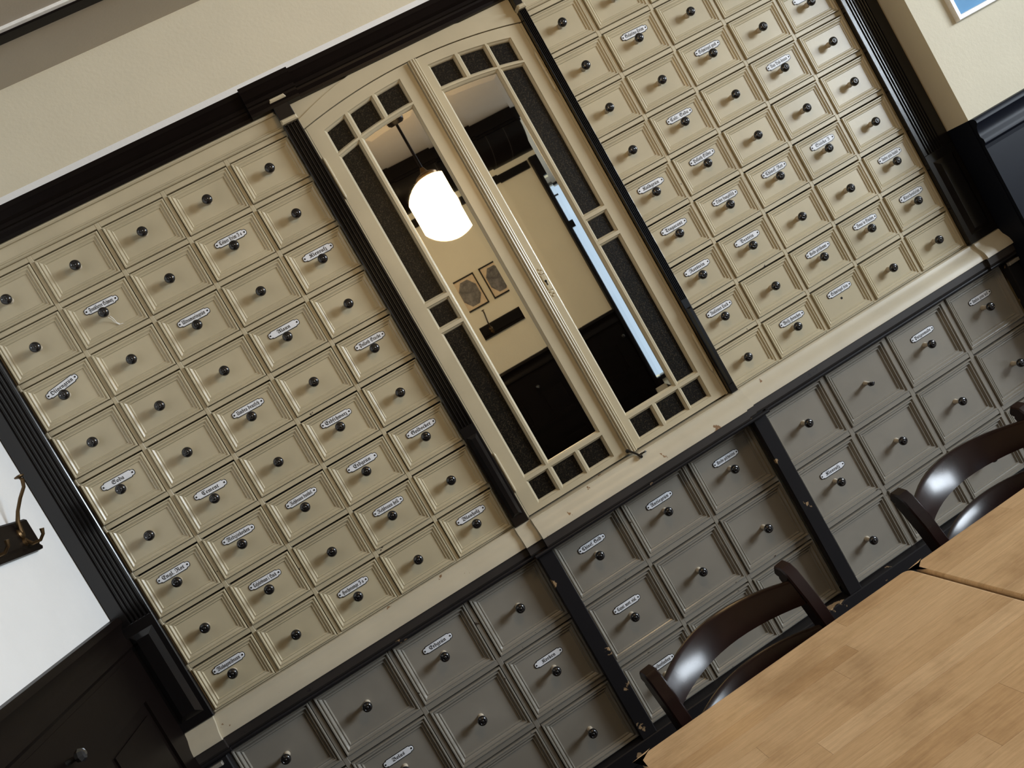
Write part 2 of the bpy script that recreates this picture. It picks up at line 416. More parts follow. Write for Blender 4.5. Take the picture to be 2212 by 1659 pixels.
panelling(wf, 'x', YF, 1, -0.99, 1.655, -0.943, [(-0.9, -0.5), (-0.4, 0.0), (0.1, 0.46), (0.58, 0.80), (0.92, 1.27), (1.36, 1.56)], 'brown', pz=(-1.165, -1.35))
panelling(wr, 'x', RY, -1, RET, XR - 0.02, DADO, [(2.45, 3.2), (3.4, 4.2), (4.4, 5.2), (5.35, 5.85)], 'daylit_black', pz=(-1.25, -1.9), pz2=(-2.0, -2.15))
part('dado_return', MB().box(RET - 0.004, RET, RY, -0.001, FLR + 0.002, DADO), 'daylit_black', wr, label='dark painted return beside the cabinet')
def dado_knob(wall, pos, axis):
    b = MB()
    prof = [(0.006, 0), (0.006, 0.018), (0.012, 0.022), (0.015, 0.030), (0.011, 0.038), (0.005, 0.041)]
    if axis == 'x':
        b.lathe([(r, t) for r, t in prof], 'x', (0, 0, 0), 8)
    else:
        b.lathe([(r, t) for r, t in prof], 'y', (0, 0, 0), 8)
    put('knob', mesh_of('dado_knob', b, 'cut_glass'), wall, pos, label='faceted cut-glass coat knob on the dark panelling')
for y in (-0.625, -1.10, -1.58):
    dado_knob(wl, (-0.988, y, -1.080), 'x')
for x, z in (LX(1.039, -1.175), LX(1.785, -1.170)):
    dado_knob(wf, (x, YF + 0.012, z), 'y')

# ------------------------------------------------------------------ drawer cabinet
PX, PXR, PZ, OFF = 0.200, 0.20223, 0.15095, 1.01502
PROF_U = [(0, 0.030), (0, -0.0040), (0.0012, -0.0060), (0.0038, -0.0060), (0.0062, -0.0028), (0.0072, -0.0026), (0.0086, -0.0040), (0.0106, -0.0040),
          (0.0138, -0.0010), (0.0162, 0.0002), (0.0174, -0.0008), (0.0190, -0.0008), (0.0212, 0.0020)]
PROF_L = [(d * 1.18, y if y > 0.02 else -0.0060 + (y + 0.0060) * 1.75) for d, y in PROF_U]
def drawer_mesh(name, w, h, prof, mat):
    return mesh_of(name, MB().rect_profile(w, h, prof), mat)
UW, UH, LW, LH = 0.1846, 0.1310, 0.2425, 0.1985
ME_UL = drawer_mesh('drawer_front', UW, UH, PROF_U, 'cream')
ME_UR = drawer_mesh('drawer_front', UW + 0.0022, UH, PROF_U, 'cream')
ME_LO = drawer_mesh('drawer_front', LW, LH, PROF_L, 'cream_low')
def knob_mesh(neck):
    L = neck
    prof = [(0.0095, 0.0), (0.0085, -0.004), (0.0068, -0.008), (0.0066, -L), (0.0090, -L - 0.0005), (0.0128, -L - 0.003), (0.0148, -L - 0.007), (0.0150, -L - 0.0105),
            (0.0136, -L - 0.0145), (0.0105, -L - 0.0172), (0.0078, -L - 0.0180), (0.0070, -L - 0.0172), (0.0045, -L - 0.0172), (0.0036, -L - 0.0182), (0.0010, -L - 0.0186)]
    mats = [1, 1, 1] + [0] * (len(prof) - 4)
    return mesh_of('knob', MB().lathe(prof, 'y', n=20, mats=mats), ['knob', 'knob_neck'], sm=40, weld=True)
ME_KU, ME_KL = knob_mesh(0.017), knob_mesh(0.026)
bk = MB().lathe([(0.0085, 0.0), (0.0068, -0.006), (0.0064, -0.022), (0.0085, -0.024), (0.0115, -0.030), (0.0100, -0.038), (0.004, -0.041)], 'y', n=16, mats=[1, 1, 0, 0, 0, 0])
bk.v = [(x, y, min(z, 0.0035 - 0.35 * x) if y < -0.02 else z) for x, y, z in bk.v]
ME_BROKEN = mesh_of('broken_knob', bk, ['knob', 'knob_neck'], sm=30, weld=True)
ME_HOLE = mesh_of('screw_hole', MB().lathe([(0.0042, 0.0005), (0.0042, -0.0004), (0.0030, -0.0006)], 'y', n=12), 'gap')

# enamel name plates, lettered in blackletter
def outline(hw, hh, n=0.0052):
    """long plate, stepped notches and rounded ends"""
    a = hw - 0.0125; pts = [(-a, -hh), (a, -hh)]
    pts += [(a + 0.0015, -hh + 0.0018), (a + 0.0032, -hh + 0.0030)]
    for t in range(-4, 5):
        g = t / 4 * 1.15
        pts.append((a + 0.0045 + (hw - a - 0.0045) * math.cos(g) ** 0.8, (hh - 0.0032) * math.sin(g) / math.sin(1.15)))
    pts += [(a + 0.0032, hh - 0.0030), (a + 0.0015, hh - 0.0018), (a, hh), (-a, hh)]
    pts += [(-x, z) for x, z in pts[2:-2]][::-1]
    return pts
tcur = bpy.data.curves.new('lettering', 'FONT'); tcur.resolution_u = 2; tcur.offset = 0.008; tcur.fill_mode = 'FRONT'
tobj = bpy.data.objects.new('lettering', tcur); COL.objects.link(tobj)
FR = {}
for i in range(26):
    FR[chr(65 + i)] = chr(0x1D56C + i); FR[chr(97 + i)] = chr(0x1D586 + i)
FR['ß'] = FR['f'] + FR['z']; FR['ſ'] = FR['f']; UML = {'ä': 'a', 'ö': 'o', 'ü': 'u', 'Ä': 'A', 'Ö': 'O', 'Ü': 'U'}
def text_poly(s):
    tcur.body = s
    dg = bpy.context.evaluated_depsgraph_get(); dg.update()
    me = bpy.data.meshes.new_from_object(tobj.evaluated_get(dg))
    vs = [tuple(v.co) for v in me.vertices]; fs = [tuple(p.vertices) for p in me.polygons]
    bpy.data.meshes.remove(me)
    return vs, fs
def letters(s):
    conv = ''.join(FR.get(UML.get(c, c), c) for c in s)
    vs, fs = text_poly(conv)
    run = ''
    for c in s:
        if c in UML:
            a = max([p[0] for p in text_poly(run)[0]] or [0]) if run.strip() else 0
            run += FR[UML[c]]
            b2 = max(p[0] for p in text_poly(run)[0])
            for k in (-0.10, 0.10):
                x = (a + b2) / 2 + 0.04 + k; o = len(vs)
                vs += [(x - 0.055, 0.66, 0), (x, 0.60, 0), (x + 0.055, 0.66, 0), (x, 0.72, 0)]; fs.append((o, o + 1, o + 2, o + 3))
        else:
            run += FR.get(c, c)
    return vs, fs
def plate_mesh(s, wmax=0.070, hgt=0.0142):
    b = MB(); big = outline(0.0500, 0.0116); small = [(x * 0.966, z * 0.835) for x, z in big]
    b.rings([[(x, 0.0006, z) for x, z in big], [(x, -0.0012, z) for x, z in big]], 1)
    b.rings([[(x, -0.0012, z) for x, z in small], [(x * 0.985, -0.0018, z * 0.94) for x, z in small]], 0)
    for x in (-0.0430, 0.0430):
        b.lathe([(0.0028, -0.0017), (0.0024, -0.0026), (0.0012, -0.0031)], 'y', (x, 0, 0), 10, mats=[1, 1])
    me0 = b
    if s:
        vs, fs = letters(s)
        x0, x1 = min(p[0] for p in vs), max(p[0] for p in vs)
        k = hgt * 1.12; w = (x1 - x0) * k; kx = k * min(1.0, wmax / w)
        b.add([((p[0] - (x0 + x1) / 2) * kx, -0.00205, (p[1] - 0.30) * k) for p in vs], fs, 1)
    me = bpy.data.meshes.new('name_plate'); me.from_pydata(b.v, [], b.f)
    me.materials.append(M['enamel']); me.materials.append(M['ink']); me.polygons.foreach_set('material_index', b.m); me.update()
    return me

DRAWERS = {}
def bank(name, loc, label, cols, rows, xc, zc, pw, ph, dmesh, dw, dh, kmesh, panel_y, plates, dz, dx, x0, x1, ztop, zbot, fmat, special={}, y0=0.0, group=None):
    """a bank of drawers: face frame, dark carcass and every drawer with its knob and name plate"""
    t = thing(name, loc, label, 'drawers', group)
    fb = MB(); g, gt, gb = 0.0018, 0.0048, 0.0012
    X = lambda c: xc + c * pw
    Z = lambda r: zc - r * ph
    for c in range(cols + 1):
        a = x0 if c == 0 else X(c - 1) + dw / 2 + g
        e = x1 if c == cols else X(c) - dw / 2 - g
        fb.box(a, e, y0, y0 + 0.030, zbot, ztop, c=0.0010)
    for c in range(cols):
        a, e = X(c) - dw / 2 - g, X(c) + dw / 2 + g
        fb.box(a, e, y0 + 0.0004, y0 + 0.030, min(Z(0) + dh / 2 + 0.0055, ztop - 0.002), ztop, c=0.0010)
        for r in range(rows):
            lo = zbot if r == rows - 1 else Z(r + 1) + dh / 2 + gt
            fb.box(a, e, y0 + 0.0004, y0 + 0.030, lo, Z(r) - dh / 2 - gb, c=0.0010)
    part('face_frame', fb, fmat, t)
    part('carcass', MB().box(x0, x1, y0 + 0.031, y0 + 0.058, zbot, ztop), 'gap', t)
    for c in range(cols):
        for r in range(rows):
            jy = random.uniform(-0.0012, 0.0012)
            L = (X(c) + random.uniform(-0.0006, 0.0006), y0 + jy, Z(r))
            d = put('drawer', dmesh, t, L, (random.gauss(0, 0.002), random.gauss(0, 0.0025), random.gauss(0, 0.003)))
            py = L[1] + panel_y; DRAWERS[(t.name, c, r)] = d
            sp = special.get((c, r))
            if sp == 'hole':
                put('screw_hole', ME_HOLE, d, (L[0], py, L[2]), label='empty screw hole where the knob is missing')
            elif sp == 'broken':
                put('knob', ME_BROKEN, d, (L[0], py, L[2]), label='broken black knob, half of the head gone')
            else:
                put('knob', kmesh, d, (L[0], py, L[2]), (0, random.uniform(0, 6), 0))
            if (c, r) in plates:
                s = plates[(c, r)]; tilt = random.gauss(0, 0.012)
                if s == 'Olivengrün': tilt = -0.17
                o = put('name_plate', plate_mesh(s), d, (L[0] + dx + random.gauss(0, 0.001), py - 0.0006, L[2] + dz), (0, tilt, 0))
                if s: o['label'] = 'white enamel plate reading ' + s.replace('ſ', 's')
    return t

PL = {(1, 1): 'Frankfurter Schwarz', (0, 2): 'Olivengrün', (0, 4): 'Soda', (0, 6): 'Engl. Rot', (0, 8): 'Mahagonibraun', (3, 1): 'Cölner Leim I a', (2, 2): 'Ultramaringrün',
      (4, 2): 'Kienruß', (3, 3): 'Alaun', (4, 4): 'Polloth Stücke', (2, 4): 'Umbra deutſch', (3, 5): 'Erdſchwarz', (4, 6): 'Goldocker', (1, 5): 'Cement', (3, 6): 'Erdgrün',
      (2, 6): 'Rehbraun dunkel', (1, 6): 'Medizinkorken', (3, 7): 'Rehbraun hell', (1, 7): 'Caßelerbraun i. Stück', (2, 8): 'Hochorange I a', (4, 8): 'Blauholz'}
PR = {(1, 1): 'Gelatine-Leim', (2, 2): 'Schmirgel grob', (3, 3): 'Van Dyk-braun', (1, 3): 'Calc. Soda', (1, 4): 'Polloth Silber', (2, 5): 'Chineſ. Rot', (1, 5): 'Ocker franzöſiſch',
      (1, 6): 'Dextrin', (1, 8): 'Weiß Hörnchen', (0, 4): 'Kalkgrün', (0, 5): 'Tragacant', (0, 6): 'Rotstein', (0, 7): 'Italiener Lack', (2, 8): 'Schmirgel fein', (2, 7): 'Kreide geſchlemmt',
      (3, 5): 'Stärke I', (3, 7): 'Borax in Stücken', (4, 6): 'Umbra grün dunkel', (4, 7): 'Knochenleim', (4, 2): ''}
ZT, ZB = 0.0862, -1.279
bank('drawer_cabinet', (-0.4, 0, ZB), 'upper bank of cream drawers left of the mirrored doors, against the white side wall', 5, 9, -0.8, 0, PX, PZ, ME_UL, UW, UH, ME_KU, 0.0020,
     PL, 0.0275, 0.0, -0.903, 0.092, ZT, ZB, 'cream_frame', group='banks of labelled drawers')
bank('drawer_cabinet', (1.42, 0, ZB), 'upper bank of cream drawers right of the mirrored doors, one knob missing', 5, 9, OFF, 0, PXR, PZ, ME_UR, UW + 0.0022, UH, ME_KU, 0.0020,
     PR, 0.0275, 0.006, 0.915, 1.932, ZT, ZB, 'cream_frame', {(2, 8): 'hole'}, group='banks of labelled drawers')
LZ, LP, LR = -1.4955, 0.2608, 0.2215
zb = LZ - 2 * LR - LH / 2 - 0.004
Y_L = 0.004
bank('drawer_cabinet', (-0.41, 0, zb), 'lower left bank of larger drawers, plates reading Erdgrün, Korken and Bolus', 4, 3, -0.7965, LZ, LP, LR, ME_LO, LW, LH, ME_KL, 0.0080,
     {(2, 0): 'Erdgrün', (1, 1): 'Bolus', (3, 1): 'Korken'}, 0.0365, 0.0, -0.921, 0.111, -1.3895, zb, 'cream_low', y0=Y_L, group='banks of labelled drawers')
bank('drawer_cabinet', (0.54, 0, zb), 'lower bank of larger drawers under the mirrored doors, behind the nearer chair', 3, 3, 0.2790, LZ, 0.2590, LR, ME_LO, LW, LH, ME_KL, 0.0080,
     {(0, 0): 'Chineſ. Gelb', (1, 0): 'Antiegrün', (2, 0): 'Kreide geſchnitten', (0, 1): 'Caput. mort. viol.', (0, 2): 'Kleiderfarben'}, 0.0365, 0.003, 0.154, 0.922, -1.3895, zb, 'cream_low', y0=Y_L + 0.014, group='banks of labelled drawers')
bank('drawer_cabinet', (1.48, 0, zb), 'lower bank of larger drawers at right behind the second chair, one knob broken', 4, 3, 1.0880, LZ, 0.2625, LR, ME_LO, LW, LH, ME_KL, 0.0080,
     {(2, 0): 'Putzpomade', (3, 0): 'Umbra grün hell', (0, 1): 'Kienruß'}, 0.0365, 0.010, 0.965, 1.999, -1.3895, zb, 'cream_low', {(1, 0): 'broken'}, y0=Y_L, group='banks of labelled drawers')
part('thread', MB().tube([(-0.599, -0.012, -0.166), (-0.594, -0.006, -0.174), (-0.592, -0.001, -0.184), (-0.585, 0.000, -0.195), (-0.574, 0.0005, -0.197)], 0.0008, 6)
     .tube([(-0.592, -0.014, -0.166), (-0.589, -0.006, -0.176), (-0.588, -0.001, -0.187), (-0.583, 0.000, -0.194)], 0.0008, 6), 'white_frame', DRAWERS[('drawer_cabinet', 1, 1)], label='loose white thread hanging from the knob')
bpy.data.objects.remove(tobj); bpy.data.curves.remove(tcur)

# black posts between the lower banks, and the plinth below
post_lab = {-0.9585: 'black painted post at the far left end of the lower drawers', 0.1325: 'chipped black post left of the drawers under the mirrored doors',
            0.9435: 'chipped black post right of the drawers under the mirrored doors', 2.0230: 'black painted post at the right end of the lower drawers'}
for x, lab in post_lab.items():
    w = {-0.9585: 0.0385, 0.1325: 0.0260, 0.9435: 0.0250, 2.0230: 0.0230}[x]
    t = thing('cabinet_post', (x, 0, zb), lab, 'post', 'black posts between the lower drawer banks')
    part('shaft', MB().box(x - w, x + w, -0.034, -0.0065, zb, -1.3895, c=0.003), 'black_paint', t)
    if abs(x) > 0.95:
        part('end_bead', MB().box(x - 0.022, x + 0.022, -0.046, -0.0325, -1.408, -1.396, c=0.002), 'cream_low', t, label='short cream bead')
t = thing('plinth', (0.5, 0, FLR), 'black plinth along the foot of the drawer cabinet', 'plinth')
part('base_rail', MB().box(-0.996, 2.046, -0.034, 0.058, zb - 0.055, zb, c=0.003), 'black_paint', t)
part('kick_board', MB().box(-0.996, 2.046, -0.010, 0.058, FLR, zb - 0.056), 'black_paint', t)

# ledge between the upper and lower drawers
t = thing('ledge', (0.52, 0, -1.40), 'worn cream moulded ledge with dark fascia running under the upper drawers', 'ledge')
def sill(dy):
    return [(0.02, -1.2805), (-0.004 - dy * 0.4, -1.2805), (-0.009 - dy, -1.2815), (-0.013 - dy, -1.2850), (-0.015 - dy, -1.2930), (-0.019 - dy, -1.3020), (-0.027 - dy, -1.3110), (-0.035 - dy, -1.3220),
            (-0.0395 - dy, -1.3345), (-0.041 - dy, -1.3440), (-0.036 - dy, -1.3460), (0.02, -1.3460)]
def fascia(dy):
    return [(0.02, -1.3461), (-0.034 - dy, -1.3461), (-0.034 - dy, -1.3700), (-0.030 - dy, -1.3760), (0.02, -1.3760)]
segs = [(-0.903, 0.091, 0.0), (0.0912, 0.146, 0.012), (0.1462, 0.905, 0.026), (0.9052, 0.938, 0.012), (0.9382, 1.932, 0.0), (1.9322, 2.046, 0.012), (-0.997, -0.9032, 0.012)]
for a, e, dy in segs:
    part('sill_moulding', MB().ext_x(sill(dy), a, e), 'sill', t, sm=25)
    part('fascia', MB().ext_x(fascia(dy), a, e), 'fascia', t)
def torus(dy, z=-1.3825, r=0.0062):
    return [(-0.030 - dy + r * math.cos(k * math.pi / 6), z + r * math.sin(k * math.pi / 6)) for k in range(12)]
for a, e, dy in ((-0.90, 0.10, 0.0), (0.10, 0.975, 0.020), (0.975, 1.93, 0.0), (1.93, 2.046, 0.008), (-0.997, -0.90, 0.008)):
    part('black_bead', MB().ext_x(torus(dy), a, e), 'black_paint', t, sm=40)
part('soffit', MB().box(-0.997, 2.046, -0.028, 0.058, -1.3887, -1.3762), 'black_paint', t)
# pilasters beside and between the upper drawers
def fluted(x0, x1, y, nf, fx0, fx1, depth=0.006):
    pr = [(x0, -0.0075), (x0, y + 0.002), (x0 + 0.002, y)]
    w = (fx1 - fx0) / nf
    for k in range(nf):
        a = fx0 + k * w + w * 0.16; e = fx0 + (k + 1) * w - w * 0.16
        for q in range(6):
            s = q / 5
            pr.append((a + (e - a) * s, y + depth * math.sin(math.pi * s) ** 0.6 if 0 < q < 5 else y))
    pr += [(x1 - 0.002, y), (x1, y + 0.002), (x1, -0.0075)]
    return pr
def pilaster(x0, x1, nf, fx0, fx1, lab, mat, y=-0.026):
    xm = (x0 + x1) / 2
    t = thing('fluted_pilaster', (xm, 0, -1.2805), lab, 'pilaster', 'fluted pilasters of the drawer wall')
    part('shaft', MB().ext_z(fluted(x0, x1, y, nf, fx0, fx1), -0.940, 0.090), mat, t)
    b = MB().box(x0, x1, y, -0.0075, -1.2800, -0.9402, c=0.002)
    part('foot_block', b, mat, t)
    a, e = x0 + (x1 - x0) * 0.16, x1 - (x1 - x0) * 0.16
    q = min(0.016, (e - a) * 0.3)
    rs = [[(a, y, -1.252), (e, y, -1.252), (e, y, -0.972), (a, y, -0.972)],
          [(a + q, y - 0.010, -1.252 + q), (e - q, y - 0.010, -1.252 + q), (e - q, y - 0.010, -0.972 - q), (a + q, y - 0.010, -0.972 - q)]]
    part('raised_panel', MB().rings(rs, 0, cap0=False), mat, t)
    part('cap_moulding', MB().box(x0 - 0.001, x1 + 0.001, y - 0.012, 0.0, 0.0905, 0.1045, c=0.004), 'cream_door', t, label='thin cream cap moulding')
    part('head_block', MB().box(x0, x1, y - 0.002, 0.0, 0.1048, 0.1600, c=0.002), mat, t)
    part('top_moulding', MB().box(x0 - 0.001, x1 + 0.001, y - 0.014, 0.0, 0.1603, 0.1735, c=0.004), 'cream_door', t, label='thin cream top moulding')
pilaster(-0.997, -0.8965, 5, -0.962, -0.902, 'wide fluted dark pilaster against the white left wall', 'black_gloss')
pilaster(0.0940, 0.1430, 4, 0.0975, 0.1395, 'narrow fluted dark pilaster left of the mirrored doors', 'black_gloss')
pilaster(0.9060, 0.9310, 4, 0.9080, 0.9290, 'narrow fluted black pilaster right of the mirrored doors', 'black_gloss')
pilaster(1.9205, 2.046, 7, 1.934, 2.008, 'wide fluted black pilaster at the right end beside the plastered return', 'black_gloss')

# frieze and cornice
t = thing('cornice', (0.52, 0, 0.06), 'dark brown moulded cornice over a cream frieze along the top of the drawers', 'cornice')
CR = lambda dy: [(0.0, 0.1475), (-0.012 - dy, 0.1475), (-0.014 - dy, 0.156), (-0.022 - dy, 0.166), (-0.024 - dy, 0.172), (-0.030 - dy, 0.174), (-0.030 - dy, 0.184), (-0.040 - dy, 0.190),
                 (-0.052 - dy, 0.204), (-0.056 - dy, 0.208), (-0.056 - dy, 0.222), (0.0, 0.222)]
for a, e, dy in ((-0.997, 0.028, 0.0), (0.0282, 0.182, 0.016), (0.1822, 0.868, 0.004), (0.8682, 0.985, 0.016), (0.9852, 1.925, 0.0), (1.9252, 2.046, 0.016)):
    part('cornice_moulding', MB().ext_x(CR(dy), a, e), 'brown', t)
for a, e in ((-0.9045, 0.0935), (0.9365, 1.9335)):
    part('frieze_board', MB().box(a, e, 0.002, 0.055, 0.0895, 0.1475), 'cream_door', t, label='plain cream frieze board')
    part('frieze_bead', MB().box(a, e, -0.010, 0.02, 0.137, 0.1473, c=0.004), 'cream_door', t)
    part('frieze_bead', MB().box(a, e, -0.006, 0.02, 0.0945, 0.1005, c=0.002).box(a, e, -0.009, 0.02, 0.0865, 0.0943, c=0.003), 'cream_frame', t)

# ------------------------------------------------------------------ mirrored cupboard with two doors
cup = thing('mirrored_cupboard', (0.525, 0, -1.28), 'tall cream cupboard, two arched doors with mirrors between dark glass panes', 'cupboard')
AX = 0.525
arc = lambda x, z0, k: z0 - k * (x - AX) ** 2
DT, DB = 0.106, -1.2775
DY = -0.004                                        # front plane of the doors
# arched head board and spandrel above
n = 16
xs = [0.1445 + (0.9045 - 0.1445) * i / n for i in range(n + 1)]
b = MB(); rs = []
lo = [(x, arc(x, DT + 0.0015, 0.30)) for x in xs]; hi = [(x, arc(x, 0.1640, 0.48)) for x in xs]
loop = lo + hi[::-1]
b.rings([[(x, 0.02, z) for x, z in loop], [(x, -0.006, z) for x, z in loop]], cap0=False, cap1=False)
b.poly_holes([loop], -0.006)
part('arched_head', b, 'cream_door', cup)
b = MB(); loop = hi + [(0.9045, 0.1735), (0.1445, 0.1735)]
hi2 = [(x, z + 0.0008) for x, z in hi]; loop = hi2 + [(0.9045, 0.1760), (0.1445, 0.1760)]
b.rings([[(x, 0.02, z) for x, z in loop], [(x, 0.001, z) for x, z in loop]], cap0=False, cap1=False)
b.poly_holes([loop], 0.001)
part('spandrel', b, 'cream_door', cup)
part('spandrel_bead', MB().box(0.1835, 0.8665, -0.012, 0.02, 0.1640, 0.1740, c=0.004), 'cream_door', cup)
for x0, x1 in ((0.1445, 0.1495), (0.8960, 0.9048)):
    part('jamb', MB().box(x0, x1, -0.004, 0.02, DB, 0.062, c=0.001), 'cream_door', cup)
part('cupboard_back', MB().box(0.1445, 0.9048, 0.030, 0.058, DB, 0.17), 'gap', cup)

def loop_open(x0, x1, z0, ztop, nseg):
    """opening with a curved head; ztop is a height function of x"""
    return [(x0, z0), (x1, z0)] + [(x1 + (x0 - x1) * i / nseg, ztop(x1 + (x0 - x1) * i / nseg)) for i in range(nseg + 1)]
def grow(l, d):
    """offset a convex loop outward by d"""
    out = []; n = len(l)
    area_ = sum(l[i][0] * l[(i + 1) % n][1] - l[(i + 1) % n][0] * l[i][1] for i in range(n))
    sg = 1 if area_ > 0 else -1
    for i in range(n):
        p0, p1, p2 = (Vector(l[i - 1]), Vector(l[i]), Vector(l[(i + 1) % n]))
        e1, e2 = (p1 - p0).normalized(), (p2 - p1).normalized()
        n1, n2 = Vector((e1.y, -e1.x)) * sg, Vector((e2.y, -e2.x)) * sg
        k = (n1 + n2); k = k / max(0.25, k.dot(n1))
        out.append(tuple(p1 + k * d))
    return out
def door(side):
    s = -1 if side == 'left' else 1
    if side == 'left':
        cols = [(0.2030, 0.2665), (0.2910, 0.3665), (0.3900, 0.4670)]; strip = cols[0]; mir = (0.2895, 0.4660); x0, x1 = 0.1505, 0.5180
    else:
        cols = [(0.5800, 0.6560), (0.6810, 0.7570), (0.7780, 0.8420)]; strip = cols[2]; mir = (0.5785, 0.7560); x0, x1 = 0.5190, 0.8952
    ops = []
    for a, e in cols:
        ops.append(('dark', loop_open(a, e, None, lambda x: arc(x, 0.066, 0.36), 3), a, e))
    d = part_parent = bpy.data.objects.new('door', None)
    loops = []
    for a, e in cols:                                                     # top and bottom rows
        top = [(e + (a - e) * i / 3, arc(e + (a - e) * i / 3, 0.066, 0.36)) for i in range(4)]
        bot = [(a + (e - a) * i / 3, arc(a + (e - a) * i / 3, 0.0015, 0.36)) for i in range(4)]
        loops.append(('dark', bot + top))
        loops.append(('dark', [(a, -1.2495), (e, -1.2495), (e, -1.1865), (a, -1.1865)]))
    a, e = strip
    loops.append(('dark', [(a, -0.5535), (e, -0.5535)] + [(e + (a - e) * i / 3, arc(e + (a - e) * i / 3, -0.0205, 0.36)) for i in range(4)]))
    loops.append(('dark', [(a, -0.6425), (e, -0.6425), (e, -0.5800), (a, -0.5800)]))
    loops.append(('dark', [(a, -1.1610), (e, -1.1610), (e, -0.6685), (a, -0.6685)]))
    a, e = mir
    loops.append(('mirror', [(a, -1.1610), (e, -1.1610)] + [(e + (a - e) * i / 8, arc(e + (a - e) * i / 8, -0.0200, 0.36)) for i in range(9)]))
    nt_ = 10
    outer = [(x0, DB + 0.003), (x1, DB + 0.003)] + [(x1 + (x0 - x1) * i / nt_, arc(x1 + (x0 - x1) * i / nt_, DT - 0.0015, 0.30)) for i in range(nt_ + 1)]
    fb = MB()
    fb.poly_holes([outer] + [grow(l, 0.0075) for _, l in loops], DY)
    fb.rings([[(x, 0.022, z) for x, z in outer], [(x, DY, z) for x, z in outer]], cap0=False, cap1=False)
    for _, l in loops:
        g1, g2, g3 = grow(l, 0.0075), grow(l, 0.0060), grow(l, 0.0015)
        fb.rings([[(x, DY, z) for x, z in g1], [(x, DY + 0.0035, z) for x, z in g2], [(x, DY + 0.0085, z) for x, z in g3], [(x, DY + 0.0135, z) for x, z in l]], cap0=False, cap1=False)
    bpy.data.objects.remove(d)
    d = part('door', fb, 'cream_door', cup, fix=False)
    me = d.data                                                          # make the front faces look out
    import bmesh
    bm = bmesh.new(); bm.from_mesh(me); bmesh.ops.remove_doubles(bm, verts=bm.verts, dist=1e-6); bmesh.ops.recalc_face_normals(bm, faces=bm.faces)
    bm.faces.ensure_lookup_table()
    if bm.faces[0].normal.y > 0:
        bmesh.ops.reverse_faces(bm, faces=bm.faces)
    bm.to_mesh(me); bm.free()
    d['label'] = side + ' door, arched, with leaded-style cream bars'
    for kind, l in loops:
        l2 = grow(l, 0.0012)
        if kind == 'dark':
            part('glass_pane', MB().rings([[(x, DY + 0.0185, z) for x, z in l2], [(x, DY + 0.0138, z) for x, z in l2]]), 'dark_glass', d, label='dark textured glass pane')
        else:
            inn = grow(l, -0.0165); yb, yf = DY + 0.0142, DY + 0.0137
            m = MB().rings([[(x, yb + 0.004, z) for x, z in l2], [(x, yb, z) for x, z in l2], [(x, yf, z) for x, z in inn]], cap0=True, cap1=False)
            m.poly_holes([inn], yf)
            o = part('mirror', m, 'mirror', d, fix=True, weld=True, label='tall mirror with bevelled edge')
    hx = x0 + 0.001 if side == 'left' else x1 - 0.001
    for z0, z1 in ((-0.170, -0.042), (-1.186, -1.058)):
        zm = (z0 + z1) / 2
        part('hinge', MB().lathe([(0.0015, z0 - 0.006), (0.0042, z0), (0.0050, z0 + 0.004), (0.0050, zm - 0.0012), (0.0040, zm - 0.001), (0.0040, zm + 0.001), (0.0050, zm + 0.0012), (0.0050, z1 - 0.004), (0.0042, z1), (0.0015, z1 + 0.006)], 'z', (hx, DY - 0.004, 0), 12),
             'cream_door', d, sm=40)
    return d
dl, dr = door('left'), door('right')
# moulded astragal on the meeting edge, with keyhole plate and hook
pr = [(0.5185, 0.0), (0.5185, -0.012)]
for c, r in ((0.5215, 0.003), (0.5285, 0.0038), (0.5365, 0.0042), (0.5440, 0.0034)):
    for k in range(5):
        a = math.pi * (1 - k / 4); pr.append((c + r * math.cos(a), -0.0125 - (0.004 if 0.525 < c < 0.54 else 0.001) - r * math.sin(a)))
pr += [(0.5485, -0.008), (0.5485, 0.0)]
part('astragal', MB().ext_z(pr, DB + 0.003, 0.1020), 'cream_door', dr, sm=35)
eb = MB()
kx, kz = 0.5600, -0.682
def blob(x, z, r, h=0.003):
    eb.lathe([(r, DY - 0.0002), (r, DY - h * 0.6), (r * 0.6, DY - h)], 'y', (x, 0, z), 10)
eb.box(kx - 0.0062, kx + 0.0062, DY - 0.003, DY, kz - 0.026, kz + 0.026, c=0.001)
for sg in (1, -1):
    blob(kx, kz + sg * 0.046, 0.0038); blob(kx - 0.007, kz + sg * 0.039, 0.0042); blob(kx + 0.007, kz + sg * 0.039, 0.0042); blob(kx, kz + sg * 0.033, 0.0062)
    blob(kx - 0.008, kz + sg * 0.028, 0.0026); blob(kx + 0.008, kz + sg * 0.028, 0.0026)
part('keyhole_plate', eb, 'cream_door', dr, label='ornate keyhole plate painted over in cream')
part('keyhole', MB().lathe([(0.0040, DY - 0.0028), (0.0040, DY - 0.0034)], 'y', (kx, 0, kz + 0.004), 12).box(kx - 0.0020, kx + 0.0020, DY - 0.0034, DY - 0.0028, kz - 0.010, kz + 0.004), 'gap', dr)
hk = MB().tube([(0.516, -0.020, -1.262), (0.523, -0.030, -1.268), (0.531, -0.042, -1.280), (0.536, -0.050, -1.289)], [0.004, 0.0032, 0.0032, 0.0042], 8)
hk.lathe([(0.002, -0.005), (0.0075, -0.003), (0.0075, 0.003), (0.002, 0.005)], 'x', (0.537, -0.050, -1.290), 12)
hk.lathe([(0.0055, -0.004), (0.0065, 0.0), (0.0040, 0.003)], 'y', (0.516, -0.018, -1.262), 10)
part('hook', hk, 'iron', dr, sm=40, label='small black iron hook closing the doors')
STAPLE = (MB().tube([(0.546, -0.030, -1.287), (0.546, -0.050, -1.285), (0.552, -0.053, -1.285), (0.558, -0.050, -1.286), (0.558, -0.030, -1.287)], 0.0024, 8))
